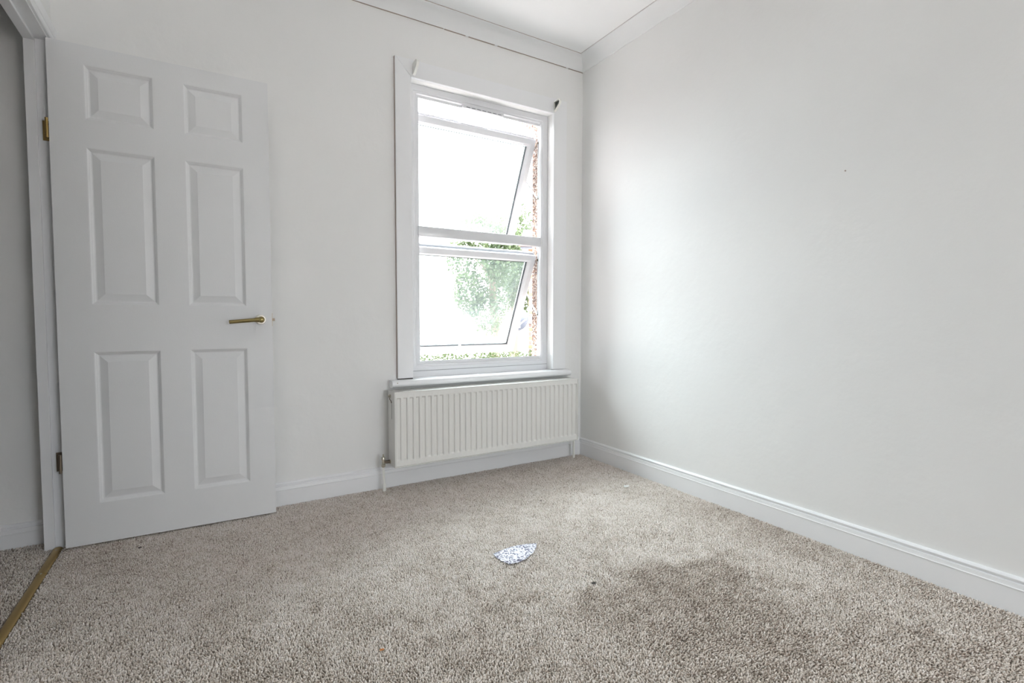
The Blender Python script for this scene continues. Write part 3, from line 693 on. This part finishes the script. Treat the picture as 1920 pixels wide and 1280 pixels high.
# ---------------------------------------------------------------- outside
GZ = -0.35
struct(MB().box(-14, 22, -30, 40, GZ - .2, GZ), 'ground', M['patio'], 'pale paving outside the window')
def foliage(name, c, rx, ry, rz, n, size, m, parent=None, seed=1, solid=False):
    rg = np.random.default_rng(seed)
    if solid:
        u_ = rg.uniform(-1, 1, (n, 3))
    else:
        u_ = rg.normal(size=(n, 3)); u_ /= np.linalg.norm(u_, axis=1)[:, None]; u_ *= rg.uniform(.25, 1, (n, 1)) ** .5
        k = rg.normal(size=(14, 3)); k /= np.linalg.norm(k, axis=1)[:, None]; k *= .72
        idx = rg.integers(0, 14, n); u_ = k[idx] + u_ * .38
    P_ = np.array(c) + u_ * np.array([rx, ry, rz])
    a = rg.normal(size=(n, 3)); a /= np.linalg.norm(a, axis=1)[:, None]; b = np.cross(a, rg.normal(size=(n, 3))); b /= np.linalg.norm(b, axis=1)[:, None]
    s_ = size * rg.uniform(.6, 1.2, (n, 1)); V = np.stack([P_ - a * s_, P_ - b * s_ * .45, P_ + a * s_, P_ + b * s_ * .45], 1).reshape(-1, 3)
    Fq = [(4 * i, 4 * i + 1, 4 * i + 2, 4 * i + 3) for i in range(n)]
    me = bpy.data.meshes.new(name); me.from_pydata(V.tolist(), [], Fq); me.materials.append(m)
    o = bpy.data.objects.new(name, me); C.objects.link(o)
    if parent: o.parent = parent; o.matrix_parent_inverse = Matrix.Translation(parent.location).inverted(); o['kind'] = 'stuff'
    return o
def tree(x, y, zc, rx, rz, n, size, m, label, seed):
    t = empty('tree', (x, y, GZ), label, 'tree')
    foliage('foliage', (x, y, zc), rx, rx * .8, rz, n, size, m, t, seed)
    mb = MB().tube([(x, y, GZ), (x + .05, y, zc * .3), (x - .04, y, zc * .8), (x, y, zc + rz * .4)], [.16, .12, .09, .04], 8)
    o = mb.build('trunk', M['bark'], None); o.parent = t; o.matrix_parent_inverse = Matrix.Translation((x, y, GZ)).inverted()
    for k in range(5):
        a = k * 1.3 + seed; p = Vector((x, y, zc - rz * .2 + .12 * k))
        q = p + Vector((math.cos(a) * rx * .6, math.sin(a) * rx * .5, rz * .5))
        o = MB().tube([p, (p + q) / 2 + Vector((0, 0, .1)), q], [.05, .03, .012], 6).build('branch', M['bark'], None); o.parent = t; o.matrix_parent_inverse = Matrix.Translation((x, y, GZ)).inverted()
tree(3.75, 8.0, 2.0, 1.15, 1.45, 9000, .055, M['leaf_tree'], 'loose pale green tree in the garden, seen through the right of the window', 2)
tree(5.05, 9.2, 2.6, .9, 1.5, 4500, .055, M['leaf_tree'], 'taller thin tree beside the brick building outside', 4)
hg = foliage('hedge', (1.02, 3.9, .02), 1.02, .35, .40, 7000, .028, M['leaf_hedge'], None, 6, True); tag(hg, 'clipped green hedge low outside the window', 'hedge')
sh = foliage('shrub', (-.62, 3.9, .0), .56, .3, .42, 3000, .030, M['leaf_lime'], None, 8, True); tag(sh, 'yellow green shrub at the left end of the hedge outside', 'shrub')
sh = foliage('shrub', (2.50, 4.10, .25), .32, .25, .45, 2000, .030, M['leaf_tree'], None, 9, False); tag(sh, 'loose green shrub outside, below the satellite dish', 'shrub')

# neighbouring brick building, its corner seen at the right of the window
bx, by = 2.560, 4.62
nb = empty('brick_building', (bx, by, GZ), 'orange and grey brick corner of the building outside the window', 'building')
def npart(mb, name, m, **k):
    o = mb.build(name, m, None, **k); o.parent = nb; o.matrix_parent_inverse = Matrix.Translation(nb.location).inverted(); return o
npart(MB().box(bx + .012, bx + 2.4, by + .012, by + 2.2, GZ, 2.16), 'core_wall', M['mortar'])
BH, BJ, BD = .064, .011, .1025
brick_me = {}
def brick_mesh(L, W, m):
    key = (round(L, 3), round(W, 3), m.name)
    if key not in brick_me:
        mb = MB().box(0, L, 0, W, 0, BH, .003, 1); me = bpy.data.meshes.new('brick'); bmesh.ops.recalc_face_normals(mb.bm, faces=mb.bm.faces); mb.bm.to_mesh(me); mb.bm.free(); me.materials.append(m); brick_me[key] = me
    return brick_me[key]
rb = random.Random(4); z = GZ + .002; row = 0
while z < 2.09:
    # front face (towards the window), Flemish-like: a corner header, closer and stretchers
    x = bx; seq = [(BD, M['brick_orange'])] if row % 2 == 0 else [(.05, M['brick_grey'])]
    seq += [(.215, rb.choice((M['brick_orange'], M['brick_orange'], M['brick_grey']))), (BD, M['brick_grey'])]
    for (L, mm) in seq:
        o = bpy.data.objects.new('brick', brick_mesh(L, .06, mm)); C.objects.link(o); o.parent = nb
        o.matrix_parent_inverse = Matrix.Translation(nb.location).inverted(); o.location = (x, by + rb.uniform(-.002, .002), z); x += L + BJ
    # side face
    y = by + .075
    for L in ((.215, BD) if row % 2 else (BD, .215)):
        o = bpy.data.objects.new('brick', brick_mesh(.06, L, M['brick_orange'] if row % 2 else M['brick_grey'])); C.objects.link(o); o.parent = nb
        o.matrix_parent_inverse = Matrix.Translation(nb.location).inverted(); o.location = (bx + rb.uniform(-.001, .002), y, z); y += L + BJ
    z += BH + BJ; row += 1
npart(MB().box(bx - .10, bx + 2.5, by - .14, by + 2.3, 2.10, 2.13), 'soffit', M['soffit'])
npart(MB().box(bx - .13, bx + 2.5, by - .17, by - .14, 2.08, 2.17), 'fascia', M['soffit'])
npart(MB().tube([(bx - .16, by - .21, 2.165), (bx + 2.5, by - .21, 2.165)], .045, 10), 'gutter', M['gutter'])
npart(MB().prism([(bx - .14, by - .16, 2.17), (bx - .14, by + 2.3, 2.17), (bx - .14, by + 1.1, 2.62)], (0, 0, 0), (2.6, 0, 0)), 'roof', M['tiles'])
nb.rotation_euler = (0, 0, math.radians(-35))     # swings about its corner
# satellite dish fixed to the corner
dc = Vector((bx - .150, by - .30, .905))
sd = empty('satellite_dish', tuple(dc), 'grey satellite dish fixed to the brick corner outside the window', 'satellite dish')
def dpart(mb, name, m, **k):
    o = mb.build(name, m, None, **k); o.parent = sd; o.matrix_parent_inverse = Matrix.Translation(sd.location).inverted(); return o
nrm = Vector((-.35, .90, .22)).normalized(); a_ = nrm.cross(Vector((0, 0, 1))).normalized(); b_ = a_.cross(nrm).normalized()
mb = MB(); rings = []
for k, (rr_, dd) in enumerate(((.001, .045), (.07, .040), (.13, .026), (.175, .006), (.178, 0.0), (.172, .002), (.13, .020), (.07, .033), (.001, .038))):
    rings.append([dc - nrm * dd + (a_ * math.cos(t) * .95 + b_ * math.sin(t) * 1.08) * rr_ for t in [2 * math.pi * i / 28 for i in range(28)]])
mb.loft(rings); dpart(mb, 'reflector', M['dish'], smooth=40)
dpart(MB().box(dc.x - .035, dc.x + .035, dc.y - .085, dc.y - .045, dc.z - .14, dc.z - .03), 'mount', M['gasket'])
dpart(MB().tube([(dc.x, dc.y - .07, dc.z - .10), (dc.x + .10, dc.y - .02, dc.z - .01), (bx + .045, by - .012, dc.z - .01)], .014, 8), 'bracket_arm', M['steel'])
dpart(MB().box(bx + .00, bx + .09, by - .018, by - .002, dc.z - .07, dc.z + .05), 'wall_plate', M['steel'])
dpart(MB().tube([dc - b_ * .17, dc - b_ * .19 + nrm * .25], .009, 6), 'feed_arm', M['steel'])
dpart(MB().lathe([(.022, 0), (.026, .03), (.02, .07)], dc - b_ * .19 + nrm * .25, -nrm + b_ * .6, 12), 'receiver', M['dish'])

_c = Matrix.Translation((bx, by, 0)); _r = Matrix.Rotation(math.radians(-35), 4, 'Z')
_m = _c @ _r @ _c.inverted() @ Matrix.Translation(dc); sd.location = _m.to_translation(); sd.rotation_euler = (0, 0, math.radians(-35))
